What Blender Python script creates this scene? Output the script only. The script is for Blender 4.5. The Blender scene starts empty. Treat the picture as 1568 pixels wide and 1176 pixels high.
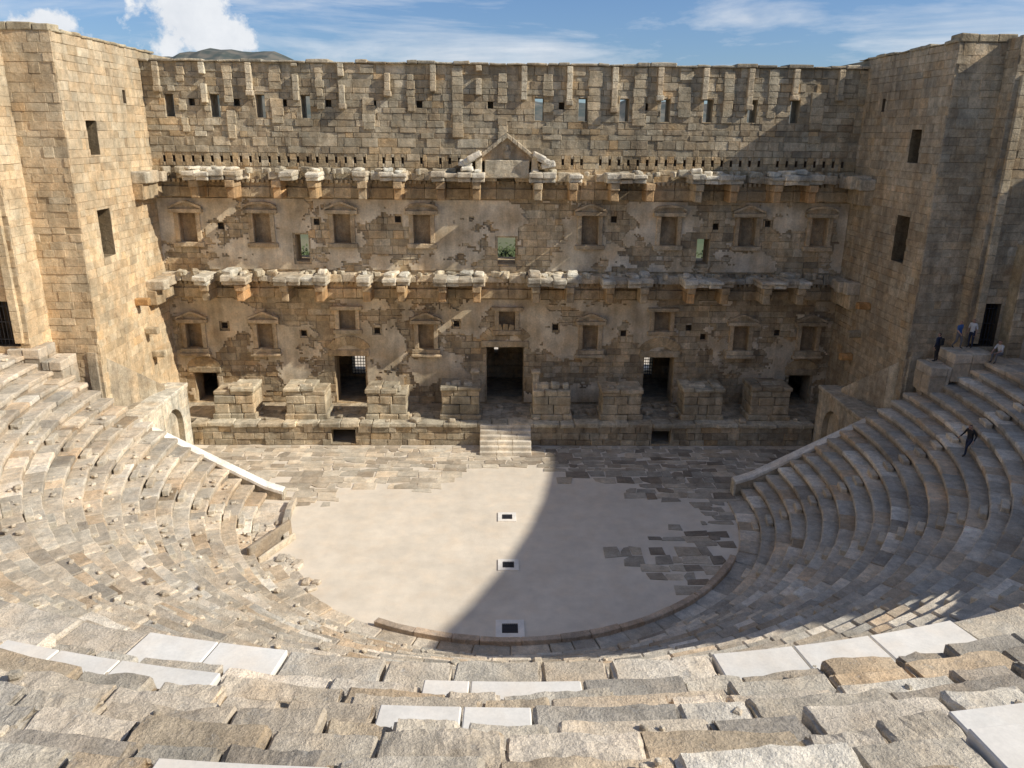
import bpy, math, random
from mathutils import Vector, noise, Matrix
random.seed(7)
R=random.Random(11)
sc=bpy.context.scene
# ------------------------------------------------------------------ helpers
class MB:
    def __init__(s): s.v=[];s.f=[];s.t=[];s.m=[]
    def face(s,pts,t,m=0):
        n=len(s.v); s.v.extend([tuple(p) for p in pts]); s.f.append(tuple(range(n,n+len(pts)))); s.t.append(t); s.m.append(m)
    def build(s,name,mats,parent=None,smooth=False):
        me=bpy.data.meshes.new(name); me.from_pydata(s.v,[],s.f)
        for m in mats: me.materials.append(m)
        me.polygons.foreach_set('material_index',s.m)
        a=me.attributes.new('tint','FLOAT_COLOR','FACE')
        fl=[]
        for t in s.t: fl.extend((t[0],t[1],t[2],1.0))
        a.data.foreach_set('color',fl)
        if smooth: me.polygons.foreach_set('use_smooth',[True]*len(s.f))
        me.update()
        o=bpy.data.objects.new(name,me); sc.collection.objects.link(o)
        if parent: o.parent=parent
        return o
def empty(name):
    o=bpy.data.objects.new(name,None); sc.collection.objects.link(o); return o
def var(t,a=.15,h=.03):
    k=1+R.uniform(-a,a); q=R.uniform(-h,h)
    return (max(.02,t[0]*k*(1+q)),max(.02,t[1]*k),max(.02,t[2]*k*(1-q)))
def mix(a,b,k): return tuple(a[i]*(1-k)+b[i]*k for i in range(3))
def box(mb,x0,x1,y0,y1,z0,z1,t,m=0,j=0.0):
    c=[Vector((x,y,z)) for z in (z0,z1) for y in (y0,y1) for x in (x0,x1)]
    if j: c=[p+Vector((R.uniform(-j,j),R.uniform(-j,j),R.uniform(-j,j))) for p in c]
    n=len(mb.v); mb.v.extend([tuple(p) for p in c])
    for q in ((0,2,3,1),(4,5,7,6),(0,1,5,4),(2,6,7,3),(0,4,6,2),(1,3,7,5)):
        mb.f.append(tuple(n+i for i in q)); mb.t.append(t); mb.m.append(m)
def prm(n,L,e):
    e=min(e/max(L,.01),.3)
    return [0,e]+[e+(1-2*e)*i/n for i in range(1,n)]+[1-e,1]
def rock(mb,fmap,L,D,H,seg,e,amp,t,m=0,fr=1.4,bottom=False,chip=0):
    A=prm(seg[0],L,e);B=prm(seg[1],D,e);C=prm(seg[2],H,e)
    na,nb,nc=len(A)-1,len(B)-1,len(C)-1
    idx={}
    off=Vector((R.uniform(0,50),R.uniform(0,50),R.uniform(0,50)))
    def vid(i,j,k):
        key=(i,j,k)
        if key in idx: return idx[key]
        a,b,c=A[i],B[j],C[k]
        ex=(i in(0,na))+(j in(0,nb))+(k in(0,nc))
        if ex>=2:
            s=.45
            if chip:
                q0=fmap(a,b,c)+off
                s+=chip*max(0,noise.noise(q0*3.1)+.15)*3+chip*max(0,noise.noise(q0*9))*1.2
            if i==0:a+=min(.12,s*A[1]) 
            elif i==na:a-=min(.12,s*A[1])
            if j==0:b+=min(.3,s*B[1])
            elif j==nb:b-=min(.3,s*B[1])
            if k==nc:c-=min(.4,s*C[1])
        p=fmap(a,b,c)
        if amp: 
            q=p+off
            p=p+noise.noise_vector(q*fr)*amp+noise.noise_vector(q*fr*4)*(amp*.45)
            if chip: p=p+noise.noise_vector(q*fr*11)*(amp*.22)
        mb.v.append(tuple(p)); idx[key]=len(mb.v)-1
        return idx[key]
    def fc(*k):
        mb.f.append(tuple(vid(*q) for q in k)); mb.t.append(t); mb.m.append(m)
    for i in range(na):
        for j in range(nb):
            fc((i,j,nc),(i+1,j,nc),(i+1,j+1,nc),(i,j+1,nc))
            if bottom: fc((i,j,0),(i,j+1,0),(i+1,j+1,0),(i+1,j,0))
        for k in range(nc):
            fc((i,0,k),(i+1,0,k),(i+1,0,k+1),(i,0,k+1))
            fc((i,nb,k),(i,nb,k+1),(i+1,nb,k+1),(i+1,nb,k))
    for j in range(nb):
        for k in range(nc):
            fc((0,j,k),(0,j,k+1),(0,j+1,k+1),(0,j+1,k))
            fc((na,j,k),(na,j+1,k),(na,j+1,k+1),(na,j,k+1))
def rbox(mb,x0,x1,y0,y1,z0,z1,t,amp=.03,e=.05,seg=None,rot=None,m=0,fr=1.4):
    L,D,H=x1-x0,y1-y0,z1-z0
    if seg is None: seg=(max(1,min(6,int(L/.45))),max(1,min(4,int(D/.5))),max(1,min(4,int(H/.5))))
    c=Vector(((x0+x1)/2,(y0+y1)/2,(z0+z1)/2))
    def fm(a,b,cc):
        p=Vector((x0+a*L,y0+b*D,z0+cc*H))
        if rot is not None: p=c+rot@(p-c)
        return p
    rock(mb,fm,L,D,H,seg,e,amp,t,m,fr,bottom=True)
def sub(rects,h):
    out=[]
    for (a0,a1,b0,b1) in rects:
        if h[0]>=a1 or h[1]<=a0 or h[2]>=b1 or h[3]<=b0: out.append((a0,a1,b0,b1)); continue
        if h[0]>a0: out.append((a0,h[0],b0,b1))
        if h[1]<a1: out.append((h[1],a1,b0,b1))
        m0,m1=max(a0,h[0]),min(a1,h[1])
        if h[2]>b0: out.append((m0,m1,b0,h[2]))
        if h[3]<b1: out.append((m0,m1,h[3],b1))
    return out
def ashlar(mb,O,U,N,W,H,holes,th,tint,ch=.5,bw=(.7,1.6),dep=(.02,.07),gap=.02,v0=0.,back=True,top=True,miss=0.02,tv=.16,odd=1.0):
    O=Vector(O);U=Vector(U);N=Vector(N)
    def P(u,v,d): return O+U*u+N*d+Vector((0,0,v))
    us=sorted(set([0,W]+[h[0] for h in holes]+[h[1] for h in holes]))
    vs=sorted(set([v0,H]+[h[2] for h in holes]+[h[3] for h in holes]))
    us=[u for u in us if 0<=u<=W]; vs=[v for v in vs if v0<=v<=H]
    for i in range(len(us)-1):
        for j in range(len(vs)-1):
            cu,cv=(us[i]+us[i+1])/2,(vs[j]+vs[j+1])/2
            hh=[h for h in holes if h[0]<cu<h[1] and h[2]<cv<h[3]]
            tt=mix(tint(cu,cv),(.14,.11,.07),.35)
            if not hh: mb.face([P(us[i],vs[j],0),P(us[i+1],vs[j],0),P(us[i+1],vs[j+1],0),P(us[i],vs[j+1],0)],tt)
            if back and (not hh or hh[0][4] is not None): mb.face([P(us[i],vs[j],-th),P(us[i+1],vs[j],-th),P(us[i+1],vs[j+1],-th),P(us[i],vs[j+1],-th)],tt)
    for h in holes:
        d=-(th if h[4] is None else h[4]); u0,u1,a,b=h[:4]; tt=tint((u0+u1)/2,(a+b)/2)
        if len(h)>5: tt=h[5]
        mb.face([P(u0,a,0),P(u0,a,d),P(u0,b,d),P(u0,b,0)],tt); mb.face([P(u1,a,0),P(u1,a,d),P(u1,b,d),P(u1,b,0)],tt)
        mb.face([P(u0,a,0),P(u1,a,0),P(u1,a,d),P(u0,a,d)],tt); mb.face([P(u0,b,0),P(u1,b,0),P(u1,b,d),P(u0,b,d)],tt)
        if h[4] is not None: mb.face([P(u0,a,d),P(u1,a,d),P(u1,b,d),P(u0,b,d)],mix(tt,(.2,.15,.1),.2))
    if top: mb.face([P(0,H,0),P(W,H,0),P(W,H,-th),P(0,H,-th)],tint(W/2,H-.1))
    v=v0
    while v<H-.05:
        h=min(ch*R.choice((.8,1,1,1.15,1.3)),H-v)
        if H-v-h<.2:h=H-v
        u=-R.uniform(0,1)
        while u<W:
            w=R.uniform(*bw)
            if R.random()<.15: w*=.5
            a0,a1=max(0,u),min(W,u+w); u+=w
            if a1-a0<.1: continue
            if R.random()<miss: continue
            rs=[(a0,a1,v,v+h)]
            for hl in holes:
                if hl[0]<a1 and hl[1]>a0 and hl[2]<v+h and hl[3]>v: rs=sub(rs,hl)
            base=R.uniform(*dep)
            for (p,q,r,s) in rs:
                if q-p<.06 or s-r<.06: continue
                g=gap*R.uniform(.6,1.5); d=base
                t=tint((p+q)/2,(r+s)/2)
                k=R.random()
                if k<.08: t=mix(t,(.16,.13,.10),.45*odd)
                elif k<.2: t=mix(t,(.47,.42,.34),.5*odd)
                elif k<.28: t=mix(t,(.42,.30,.17),.5*odd)
                t=var(t,tv,.04)
                n=len(mb.v)
                ou=[P(p,r,0),P(q,r,0),P(q,s,0),P(p,s,0)]
                inn=[P(p+g,r+g,d+R.uniform(-.012,.012)),P(q-g,r+g,d+R.uniform(-.012,.012)),P(q-g,s-g,d+R.uniform(-.012,.012)),P(p+g,s-g,d+R.uniform(-.012,.012))]
                b=g*.5
                mid=[P(p+b,r+b,d*.7),P(q-b,r+b,d*.7),P(q-b,s-b,d*.7),P(p+b,s-b,d*.7)]
                mb.v.extend([tuple(x) for x in ou+mid+inn])
                fs=[(8,9,10,11)]
                for i in range(4):
                    k2=(i+1)%4
                    fs.append((i,k2,4+k2,4+i)); fs.append((4+i,4+k2,8+k2,8+i))
                for f in fs: mb.f.append(tuple(n+x for x in f)); mb.t.append(t); mb.m.append(0)
        v+=h
# ------------------------------------------------------------------ materials
def nt(name):
    m=bpy.data.materials.new(name); m.use_nodes=True; n=m.node_tree.nodes; l=m.node_tree.links
    return m,n,l,n['Principled BSDF']
def stone(name,big=.35,mid=2.5,fine=14.,streak=.35,bump=.5,bd=.03,contrast=1.0,rough=.92,gain=(1,1,1),dark=.4,pale=0,warm=.7):
    m,n,l,b=nt(name)
    b.inputs['Roughness'].default_value=rough; b.inputs['Specular IOR Level'].default_value=.15
    tc=n.new('ShaderNodeTexCoord'); at=n.new('ShaderNodeAttribute'); at.attribute_name='tint'
    def nz(sc_,det,vec=None,rgh=.6):
        x=n.new('ShaderNodeTexNoise'); x.inputs['Scale'].default_value=sc_; x.inputs['Detail'].default_value=det; x.inputs['Roughness'].default_value=rgh
        l.new(vec or tc.outputs['Object'],x.inputs['Vector']); return x.outputs['Fac']
    def rng(s,a,b_,c,d):
        x=n.new('ShaderNodeMapRange'); x.inputs[1].default_value=a;x.inputs[2].default_value=b_;x.inputs[3].default_value=c;x.inputs[4].default_value=d
        l.new(s,x.inputs[0]); return x.outputs[0]
    def mul(a,b_):
        x=n.new('ShaderNodeMath'); x.operation='MULTIPLY'; l.new(a,x.inputs[0]); l.new(b_,x.inputs[1]); return x.outputs[0]
    c=contrast
    nm=nz(mid,6); nf=nz(fine,5,rgh=.7)
    f=mul(rng(nz(big,4),.3,.7,1-.3*c,1+.22*c),rng(nm,.3,.7,1-.25*c,1+.22*c))
    f=mul(f,rng(nf,.3,.7,1-.24*c,1+.2*c))
    if streak>0:
        mp=n.new('ShaderNodeMapping'); mp.inputs['Scale'].default_value=(1.6,1.6,.22); l.new(tc.outputs['Object'],mp.inputs[0])
        f=mul(f,rng(nz(1.,6,mp.outputs[0]),.42,.72,1.05,1-streak*1.4))
    g0=n.new('ShaderNodeVectorMath'); g0.operation='MULTIPLY'; l.new(at.outputs['Color'],g0.inputs[0]); g0.inputs[1].default_value=gain
    mx=n.new('ShaderNodeVectorMath'); mx.operation='SCALE'; l.new(g0.outputs[0],mx.inputs[0]); l.new(f,mx.inputs['Scale'])
    hm=n.new('ShaderNodeMixRGB'); hm.blend_type='MULTIPLY'
    l.new(rng(nz(.9,4),.45,.7,0,warm),hm.inputs[0]); l.new(mx.outputs[0],hm.inputs[1]); hm.inputs[2].default_value=(1.12,.95,.76,1)
    hm2=n.new('ShaderNodeMixRGB'); hm2.blend_type='MIX'
    lf=nz(4.2,6,rgh=.75)
    l.new(rng(lf,.6,.75,0,dark*c),hm2.inputs[0]); l.new(hm.outputs[0],hm2.inputs[1]); hm2.inputs[2].default_value=(.13,.12,.10,1)
    out=hm2.outputs[0]
    if pale:
        hm3=n.new('ShaderNodeMixRGB'); l.new(rng(lf,.42,.30,0,pale),hm3.inputs[0]); l.new(out,hm3.inputs[1]); hm3.inputs[2].default_value=(.72,.69,.62,1); out=hm3.outputs[0]
    l.new(out,b.inputs['Base Color'])
    bm=n.new('ShaderNodeBump'); bm.inputs['Strength'].default_value=bump; bm.inputs['Distance'].default_value=bd
    h1=n.new('ShaderNodeMath'); h1.operation='MULTIPLY_ADD'; l.new(nm,h1.inputs[0]); h1.inputs[1].default_value=1.6; l.new(nf,h1.inputs[2]); l.new(h1.outputs[0],bm.inputs['Height'])
    l.new(bm.outputs[0],b.inputs['Normal'])
    return m
M_wall=stone('weathered_ashlar',mid=3.2,bump=.9,bd=.06,gain=(1.42,1.37,1.23),streak=.28,warm=.55)
M_tower=stone('tower_ashlar',mid=3.2,bump=.9,bd=.05,gain=(1.5,1.42,1.24),streak=.18,contrast=.85,warm=.5)
M_seat=stone('seat_limestone',big=.5,mid=4.2,fine=26,streak=0,bump=1.0,bd=.05,contrast=1.0,gain=(1.60,1.53,1.42),dark=.4,pale=.5,warm=.45)
M_marble=stone('new_marble',big=.7,mid=3,fine=20,streak=0,bump=.15,bd=.01,contrast=.3,rough=.7,gain=(1.15,1.13,1.09),warm=.3)
M_plas=stone('old_plaster',big=.5,mid=1.6,fine=9,streak=.22,bump=.4,bd=.03,contrast=.75,gain=(1.38,1.34,1.22),warm=.5)
M_pave=stone('paving_stone',big=.6,mid=2.2,fine=12,streak=0,bump=.35,bd=.02,contrast=.8,gain=(1.42,1.37,1.28),warm=.4)
M_sand=stone('sand',big=.28,mid=1.5,fine=22,streak=0,bump=.4,bd=.02,contrast=.32,gain=(1.17,1.14,1.10),dark=.3,warm=.2)
def plain(name,col,r=.8,metal=0):
    m,n,l,b=nt(name); b.inputs['Roughness'].default_value=r; b.inputs['Metallic'].default_value=metal
    tc=n.new('ShaderNodeTexCoord'); x=n.new('ShaderNodeTexNoise'); x.inputs['Scale'].default_value=9; x.inputs['Detail'].default_value=4; l.new(tc.outputs['Object'],x.inputs['Vector'])
    mm=n.new('ShaderNodeMixRGB'); l.new(x.outputs['Fac'],mm.inputs[0]); mm.inputs[1].default_value=(*[c*.75 for c in col],1); mm.inputs[2].default_value=(*[min(1,c*1.2) for c in col],1)
    l.new(mm.outputs[0],b.inputs['Base Color']); return m
M_iron=plain('dark_iron',(.04,.04,.045),.6)
# ------------------------------------------------------------------ ground
CY=37.5
M_ground,n,l,b=nt('dry_ground')
tc=n.new('ShaderNodeTexCoord'); x=n.new('ShaderNodeTexNoise'); x.inputs['Scale'].default_value=.02; x.inputs['Detail'].default_value=12; l.new(tc.outputs['Object'],x.inputs['Vector'])
cr=n.new('ShaderNodeValToRGB'); cr.color_ramp.elements[0].position=.4; cr.color_ramp.elements[0].color=(.07,.10,.035,1); cr.color_ramp.elements[1].position=.62; cr.color_ramp.elements[1].color=(.24,.20,.11,1)
l.new(x.outputs['Fac'],cr.inputs[0]); l.new(cr.outputs[0],b.inputs['Base Color']); b.inputs['Roughness'].default_value=1
g=MB(); S=9000
g.face([(-S,-S,-.03),(S,-S,-.03),(S,S,-.03),(-S,S,-.03)],(.3,.3,.3)); g.build('ground',[M_ground])
def hill(name,y,x0,x1,hf,col,depth=900):
    m,n,l,b=nt(name+'_mat'); b.inputs['Roughness'].default_value=1
    tc=n.new('ShaderNodeTexCoord'); x=n.new('ShaderNodeTexNoise'); x.inputs['Scale'].default_value=.02; x.inputs['Detail'].default_value=10; l.new(tc.outputs['Object'],x.inputs['Vector'])
    cr=n.new('ShaderNodeValToRGB'); cr.color_ramp.elements[0].position=.42; cr.color_ramp.elements[0].color=(*col,1); cr.color_ramp.elements[1].position=.62; cr.color_ramp.elements[1].color=(col[0]*1.9+.03,col[1]*1.5+.02,col[2]*1.3+.02,1)
    l.new(x.outputs['Fac'],cr.inputs[0]); l.new(cr.outputs[0],b.inputs['Base Color'])
    mb=MB(); NX=240;NY=10; 
    P=[]
    for j in range(NY+1):
        for i in range(NX+1):
            X=x0+(x1-x0)*i/NX; t=j/NY; prof=math.sin(math.pi*min(1,t*1.0))
            z=hf(X)*prof + noise.noise(Vector((X*.012,j*.9,3)))*10*prof
            P.append((X,y+depth*(t-.5),z-2))
    for j in range(NY):
        for i in range(NX):
            a=j*(NX+1)+i
            mb.face([P[a],P[a+1],P[a+NX+2],P[a+NX+1]],(.2,.2,.2))
    mb.build(name,[m],smooth=True)
def hf1(X):
    h=135+40*noise.noise(Vector((X*.0012,1,1)))+18*noise.noise(Vector((X*.006,2,1)))
    h+=160*math.exp(-((X+1010)/170)**2)+128*math.exp(-((X+760)/120)**2)+95*math.exp(-((X+1230)/120)**2)
    h+=14*noise.noise(Vector((X*.03,2,1)))
    return h
hill('mountain_ridge',3000,-4500,4500,hf1,(.065,.080,.07))  # ridge greyed towards blue-green: distance haze put into the colour
# ------------------------------------------------------------------ orchestra
orch=empty('orchestra')
mb=MB()
pts=[]
for i in range(97):
    a=-math.pi/2*1.02+math.pi*1.02*i/96
    pts.append((12.95*math.sin(a),CY-12.95*math.cos(a)))
poly=[(p[0],p[1],0.0) for p in pts]+[(21.6,38.2,0),(21.6,50,0),(-21.6,50,0),(-21.6,38.2,0)]
mb.face(poly,(.62,.565,.475)); mb.build('sand_floor',[M_sand],orch)
mb=MB()
def pmask(x,y):
    nn=noise.noise(Vector((x*.35,y*.35,5)))+.5*noise.noise(Vector((x*.9,y*.9,9)))
    edge=41.0+1.2*math.sin(x*.35+1)+nn*1.7
    if x>3: edge-=1.3
    if abs(x)<2.2: edge=42.4
    if y>edge: return True
    if x<-9.2-nn*.8 and y>37.4+nn: return True
    if x>9.8+nn and y>35.2: return True
    if x>8.0+nn*1.8 and x<11.3 and 28.4+nn<y<35.2+nn: return True
    if 4.9+nn*2.4<x<9 and 28.9<y<33.6+nn*1.5 and (x+y*.8)>31.2+nn*2.8: return True
    return False
y=28.6
while y<45.9:
    h=R.uniform(.42,.85)
    x=-21+R.uniform(-1,0)
    while x<21:
        w=R.uniform(.4,1.4)
        cx,cy=x+w/2,y+h/2
        if pmask(cx,cy) and R.random()>(.05 if cy>39 else .16) and (math.hypot(cx,cy-CY)<11.6 or cy>38):
            k=R.random(); sh=noise.noise(Vector((cx*.25,cy*.3,2)))
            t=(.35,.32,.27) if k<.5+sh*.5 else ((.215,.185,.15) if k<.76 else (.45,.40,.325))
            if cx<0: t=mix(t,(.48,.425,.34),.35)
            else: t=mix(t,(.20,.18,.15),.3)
            t=var(t,.16,.03); z=.016+R.uniform(0,.022)
            gp=.02
            j=[R.uniform(-.09,.09) for _ in range(8)]
            dy=R.uniform(-.14,.14)
            p=[(x+gp+j[0],y+gp+j[1]+dy),(x+w-gp+j[2],y+gp+j[3]+dy),(x+w-gp+j[4],y+h-gp+j[5]+dy*.3),(x+gp+j[6],y+h-gp+j[7]+dy*.3)]
            if R.random()<.25:
                kk=R.randint(0,3); a_,b_=p[kk],p[(kk+1)%4]; c_=p[kk-1]
                p=p[:kk]+[(a_[0]*.6+c_[0]*.4,a_[1]*.6+c_[1]*.4),(a_[0]*.6+b_[0]*.4,a_[1]*.6+b_[1]*.4)]+p[kk+1:]
            z+=len(mb.f)%7*.0021
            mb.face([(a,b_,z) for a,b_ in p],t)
            for i in range(len(p)):
                a,b_=p[i],p[(i+1)%len(p)]; mb.face([(a[0],a[1],-.01),(b_[0],b_[1],-.01),(b_[0],b_[1],z),(a[0],a[1],z)],t)
        x+=w
    y+=h
mb.build('stone_paving',[M_pave],orch)
for (gy,w) in ((36.3,.95),(31.6,.95),(26.75,1.15)):
    e=empty('drain_grate'); e.location=(0,gy,0)
    mb=MB(); t=(.72,.70,.66); a=w/2; q=a*.56
    for (x0,x1,y0,y1) in ((-a,a,-a,-q),(-a,a,q,a),(-a,-q,-q,q),(q,a,-q,q)): box(mb,x0,x1,y0,y1,-.02,.05,t)
    o=mb.build('marble_frame',[M_marble],e)
    mb=MB(); mb.face([(-q,-q,.004),(q,-q,.004),(q,q,.004),(-q,q,.004)],(.05,.05,.05))
    for i in range(8):
        xx=-q+(i+.5)*2*q/8; box(mb,xx-.016,xx+.016,-q,q,.006,.035,(.1,.1,.1))
    for i in range(3):
        yy=-q+(i+.5)*2*q/3; box(mb,-q,q,yy-.012,yy+.012,.006,.03,(.1,.1,.1))
    mb.build('iron_bars',[M_iron],e)
# ------------------------------------------------------------------ cavea
def pol(r,ph,z): return Vector((r*math.sin(ph),CY-r*math.cos(ph),z))
def yend(r,s=-1): 
    return min(38.2+.09*(r-12),39.2) if s<0 else min(38.7+.06*(r-12),39.3)
def phe(r,s=-1): return math.pi/2+math.asin((yend(r,s)-CY)/r)
cam_p=Vector((-.59,0,18.9))
cav=empty('stone_seating')
def ring_blocks(mb,r0,r1,z0,z1,bl,amp,e,base,whites=(),jz=.02,pmin=None,pmax=None,miss=0,sided=False):
    pm=phe((r0+r1)/2,1) if pmax is None else pmax; ph=-phe((r0+r1)/2,-1) if pmin is None else pmin
    while ph<pm:
        L=R.uniform(*bl); p1=min(pm,ph+L/r0)
        if (pm-p1)*r0<.3: p1=pm
        mid=(ph+p1)/2; deg=math.degrees(mid)
        q=1.0
        if sided: q=.45+.55*min(1,max(0,(10-deg)/50))
        c=pol(r0,mid,z1); dist=(c-cam_p).length
        wh=any(a<=deg<=b_ for a,b_ in whites)
        if R.random()<miss*q and not wh: ph=p1; continue
        ck=0
        if dist<9: seg=(20,8,3);ck=.6
        elif dist<12.5: seg=(13,6,2);ck=.6
        elif dist<15: seg=(7,4,2);ck=.5
        elif dist<24: seg=(3,2,1);ck=.3
        else: seg=(2,1,1)
        g=.012 if wh else R.uniform(.006,.022)
        if dist<15 and not wh and R.random()<.2: g=R.uniform(.03,.08)
        dz=0.03 if wh else R.uniform(-jz,jz)*q; dr=R.uniform(-.03,.05)*(0 if wh else q)
        tl=R.uniform(-jz,jz)*(0.1 if wh else .9*q)
        rr0,rr1=r0-dr,r1
        a0,a1=ph+g/r0,p1-g/r0
        def fm(a,b_,c_,a0=a0,a1=a1,rr0=rr0,rr1=rr1,dz=dz,tl=tl):
            return pol(rr0+b_*(rr1-rr0),a0+a*(a1-a0),z0+c_*(z1-z0+dz+tl*(a-.5)*2))
        t=(.66,.64,.595) if wh else base(deg)
        if wh:
            rock(mb,fm,L,r1-r0,z1-z0,(3,2,1),.02,0,var(t,.05,.01),1)
        else:
            am=amp*R.uniform(.6,1.6)*q
            rock(mb,fm,L,r1-r0,z1-z0,seg,e*R.uniform(.6,1.5),am,var(t,.17,.035),0,1.7,chip=ck)
        ph=p1
def base_low(deg):
    k=R.random()
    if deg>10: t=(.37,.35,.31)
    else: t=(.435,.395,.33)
    if k<.12: t=mix(t,(.42,.33,.23),.6)
    elif k<.24: t=mix(t,(.25,.235,.21),.6)
    elif k<.38: t=mix(t,(.58,.55,.49),.6)
    return t
mb=MB()
NR=19
def rowr(i): return 12.9+.64*i
def rowz(i): return .45+.42*i
for i in range(NR):
    r0=rowr(i); z=rowz(i)
    ring_blocks(mb,r0,r0+.64+.14,z-.21,z,(.7,1.8),.038,.04,base_low,jz=.04,miss=.014,sided=True)
    ring_blocks(mb,r0+.10,r0+.5,z-.5,z-.2,(.7,1.8),.02,.03,lambda d:mix(base_low(d),(.18,.155,.125),.5),jz=.0,sided=True)  # recessed risers tinted darker; shade below the nosing put into the colour
mb.build('lower_seats',[M_seat,M_marble],cav)
mb=MB()
def core(mb,rz,pm,t):
    N=96
    for (r0,za,r1,zb) in rz:
        m0,m1=-pm(r0,-1),pm(r0,1)
        for k in range(N):
            a0=m0+(m1-m0)*k/N;a1=m0+(m1-m0)*(k+1)/N
            mb.face([pol(r0,a0,za),pol(r0,a1,za),pol(r1,a1,zb),pol(r1,a0,zb)],t)
rz=[]
for i in range(NR):
    z=rowz(i)-.10; rz.append((rowr(i)+.13,z-.42,rowr(i)+.13,z)); rz.append((rowr(i)+.13,z,rowr(i)+.77,z))
core(mb,rz,phe,(.24,.20,.15))
mb.build('seat_core',[M_seat],cav)
mb=MB()
for deg in (-78,-56,-33,-11,12,34,57,79):
    for i in range(NR):
        r=rowr(i); a=math.radians(deg); w=.42/r
        def fm(x,y,z,a=a,w=w,r=r,i=i): return pol(r-.31+.3*y,a-w+2*w*x,rowz(i)-.5+z*.29)
        rock(mb,fm,.84,.3,.3,(2,1,1),.03,.02,var((.42,.39,.33),.15),0)
mb.build('radial_stairs',[M_seat],cav)
mb=MB()
r=rowr(NR); zz=rowz(NR-1)
ring_blocks(mb,r,r+.95,zz-.3,zz+.03,(1,2),.03,.04,base_low,jz=.02)
ring_blocks(mb,r+.95,26.75,zz-.3,zz,(1,2),.03,.04,base_low,jz=.02)
z=zz
for c in range(4):
    ring_blocks(mb,26.7+R.uniform(-.02,.02),27.6,z,z+.54,(1,1.8),.03,.04,base_low,jz=.0)
    z+=.54
# landings between the top rows and the towers
for sx in(-1,1):
    L_=((21.7,22.8,7.72),(22.8,24.9,8.42)) if sx>0 else ((22.6,23.6,7.7),(23.6,25.2,8.3))
    for (xa_,xb_,zt_) in L_:
        y=37.9 if sx>0 else 38.3
        for q in range(2):
            u=xa_
            while u<xb_-.05:
                w=min(R.uniform(.5,1.0),xb_-u)
                rbox(mb,min(sx*u,sx*(u+w))+.01,max(sx*u,sx*(u+w))-.01,y,y+.78,zt_-.5,zt_+R.uniform(-.04,.02),var((.42,.385,.325),.15),amp=.03,e=.04)
                rbox(mb,min(sx*u,sx*(u+w))+.01,max(sx*u,sx*(u+w))-.01,y+.05,y+.78,zt_-1.5,zt_-.5,var((.34,.30,.24),.15),amp=.03,e=.04); u+=w
            y+=.8
mb.build('walkway',[M_seat,M_marble],cav)
def base_up(deg):
    k=R.random(); t=(.42,.385,.325)
    if k<.18: t=mix(t,(.44,.35,.24),.6)
    elif k<.34: t=mix(t,(.27,.25,.225),.6)
    elif k<.52: t=mix(t,(.58,.55,.49),.6)
    return t
mb=MB()
WH={-1:[(-13.4,-8.0),(7.6,11.6),(14,18)],0:[(-3.4,.6)],1:[(-15.5,-10)],3:[(-4.8,1.4)],5:[(7.0,9.8)],6:[(7.2,10.6)],2:[(-19,-15)],7:[(-5.6,-3.8)]}
ring_blocks(mb,26.65,27.9,10.1,10.6,(1.0,1.9),.035,.04,base_up,WH[-1],jz=.02,pmin=-1.58,pmax=1.58)
NU=19
for k in range(NU):
    r0=27.7+.68*k; z=11.04+.42*k
    ring_blocks(mb,r0,r0+.68+.15,z-.47,z,(.7,1.9),.045,.045,base_up,WH.get(k,()),jz=.055,pmin=-1.58,pmax=1.58,miss=.03 if k>1 else 0)
mb.build('upper_seats',[M_seat,M_marble],cav)
mb=MB(); rz=[]
for k in range(NU):
    z=11.04+.42*k-.13; rz.append((27.78+.68*k,z-.42,27.78+.68*k,z)); rz.append((27.78+.68*k,z,28.46+.68*k,z))
rz.append((27.75+.68*NU,18.6,27.75+.68*NU+3.2,18.7)); rz.append((43.9,18.7,43.9,-.1))
core(mb,rz,lambda r,s:1.58,(.26,.215,.155))
mb.build('upper_core',[M_seat],cav)
mb=MB()
for i in range(900):
    k=R.randint(-1,13); r=27.72+.68*k+R.choice((R.uniform(.1,.62),R.uniform(.5,.66))); z=11.04+.42*k if k>=0 else 10.6
    ph=math.radians(R.uniform(-32,32)); s=R.uniform(.010,.042)*(1.8 if R.random()<.1 else 1)
    p=pol(r,ph,z); rt=Matrix.Rotation(R.uniform(0,3),3,'Z')
    rbox(mb,p.x-s,p.x+s*1.2,p.y-s,p.y+s,z-.03,z+s*.9,var((.46,.42,.35),.25),amp=s*.6,e=s*.5,seg=(1,1,1),rot=rt,fr=4)
for i in range(420):
    k=R.randint(0,18); r=rowr(k)+R.uniform(.05,.55); ph=math.radians(R.uniform(-90,10)); s=R.uniform(.03,.13); p=pol(r,ph,rowz(k)); rt=Matrix.Rotation(R.uniform(0,3),3,'Z')
    rbox(mb,p.x-s,p.x+s*1.3,p.y-s,p.y+s,p.z-.02,p.z+s,var((.45,.41,.34),.25),amp=s*.5,e=s*.4,seg=(1,1,1),rot=rt,fr=4)
mb.build('rubble',[M_seat],cav)
mb=MB()
ring_blocks(mb,11.95,13.0,-.1,.14,(.8,1.6),.03,.03,base_low,jz=.02,pmin=math.radians(-60),pmax=math.radians(92))
ring_blocks(mb,11.7,12.0,-.1,.34,(1.0,2.2),.02,.02,lambda d:(.36,.30,.24),jz=.01,pmin=math.radians(-27),pmax=math.radians(62))
ring_blocks(mb,11.2,11.45,-.1,.38,(.8,1.6),.02,.02,base_low,jz=.01,pmin=math.radians(-92),pmax=math.radians(-70))
ring_blocks(mb,11.5,13.0,-.1,.10,(.8,1.6),.06,.03,base_low,jz=.05,pmin=math.radians(-92),pmax=math.radians(-52),miss=.2)
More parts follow.
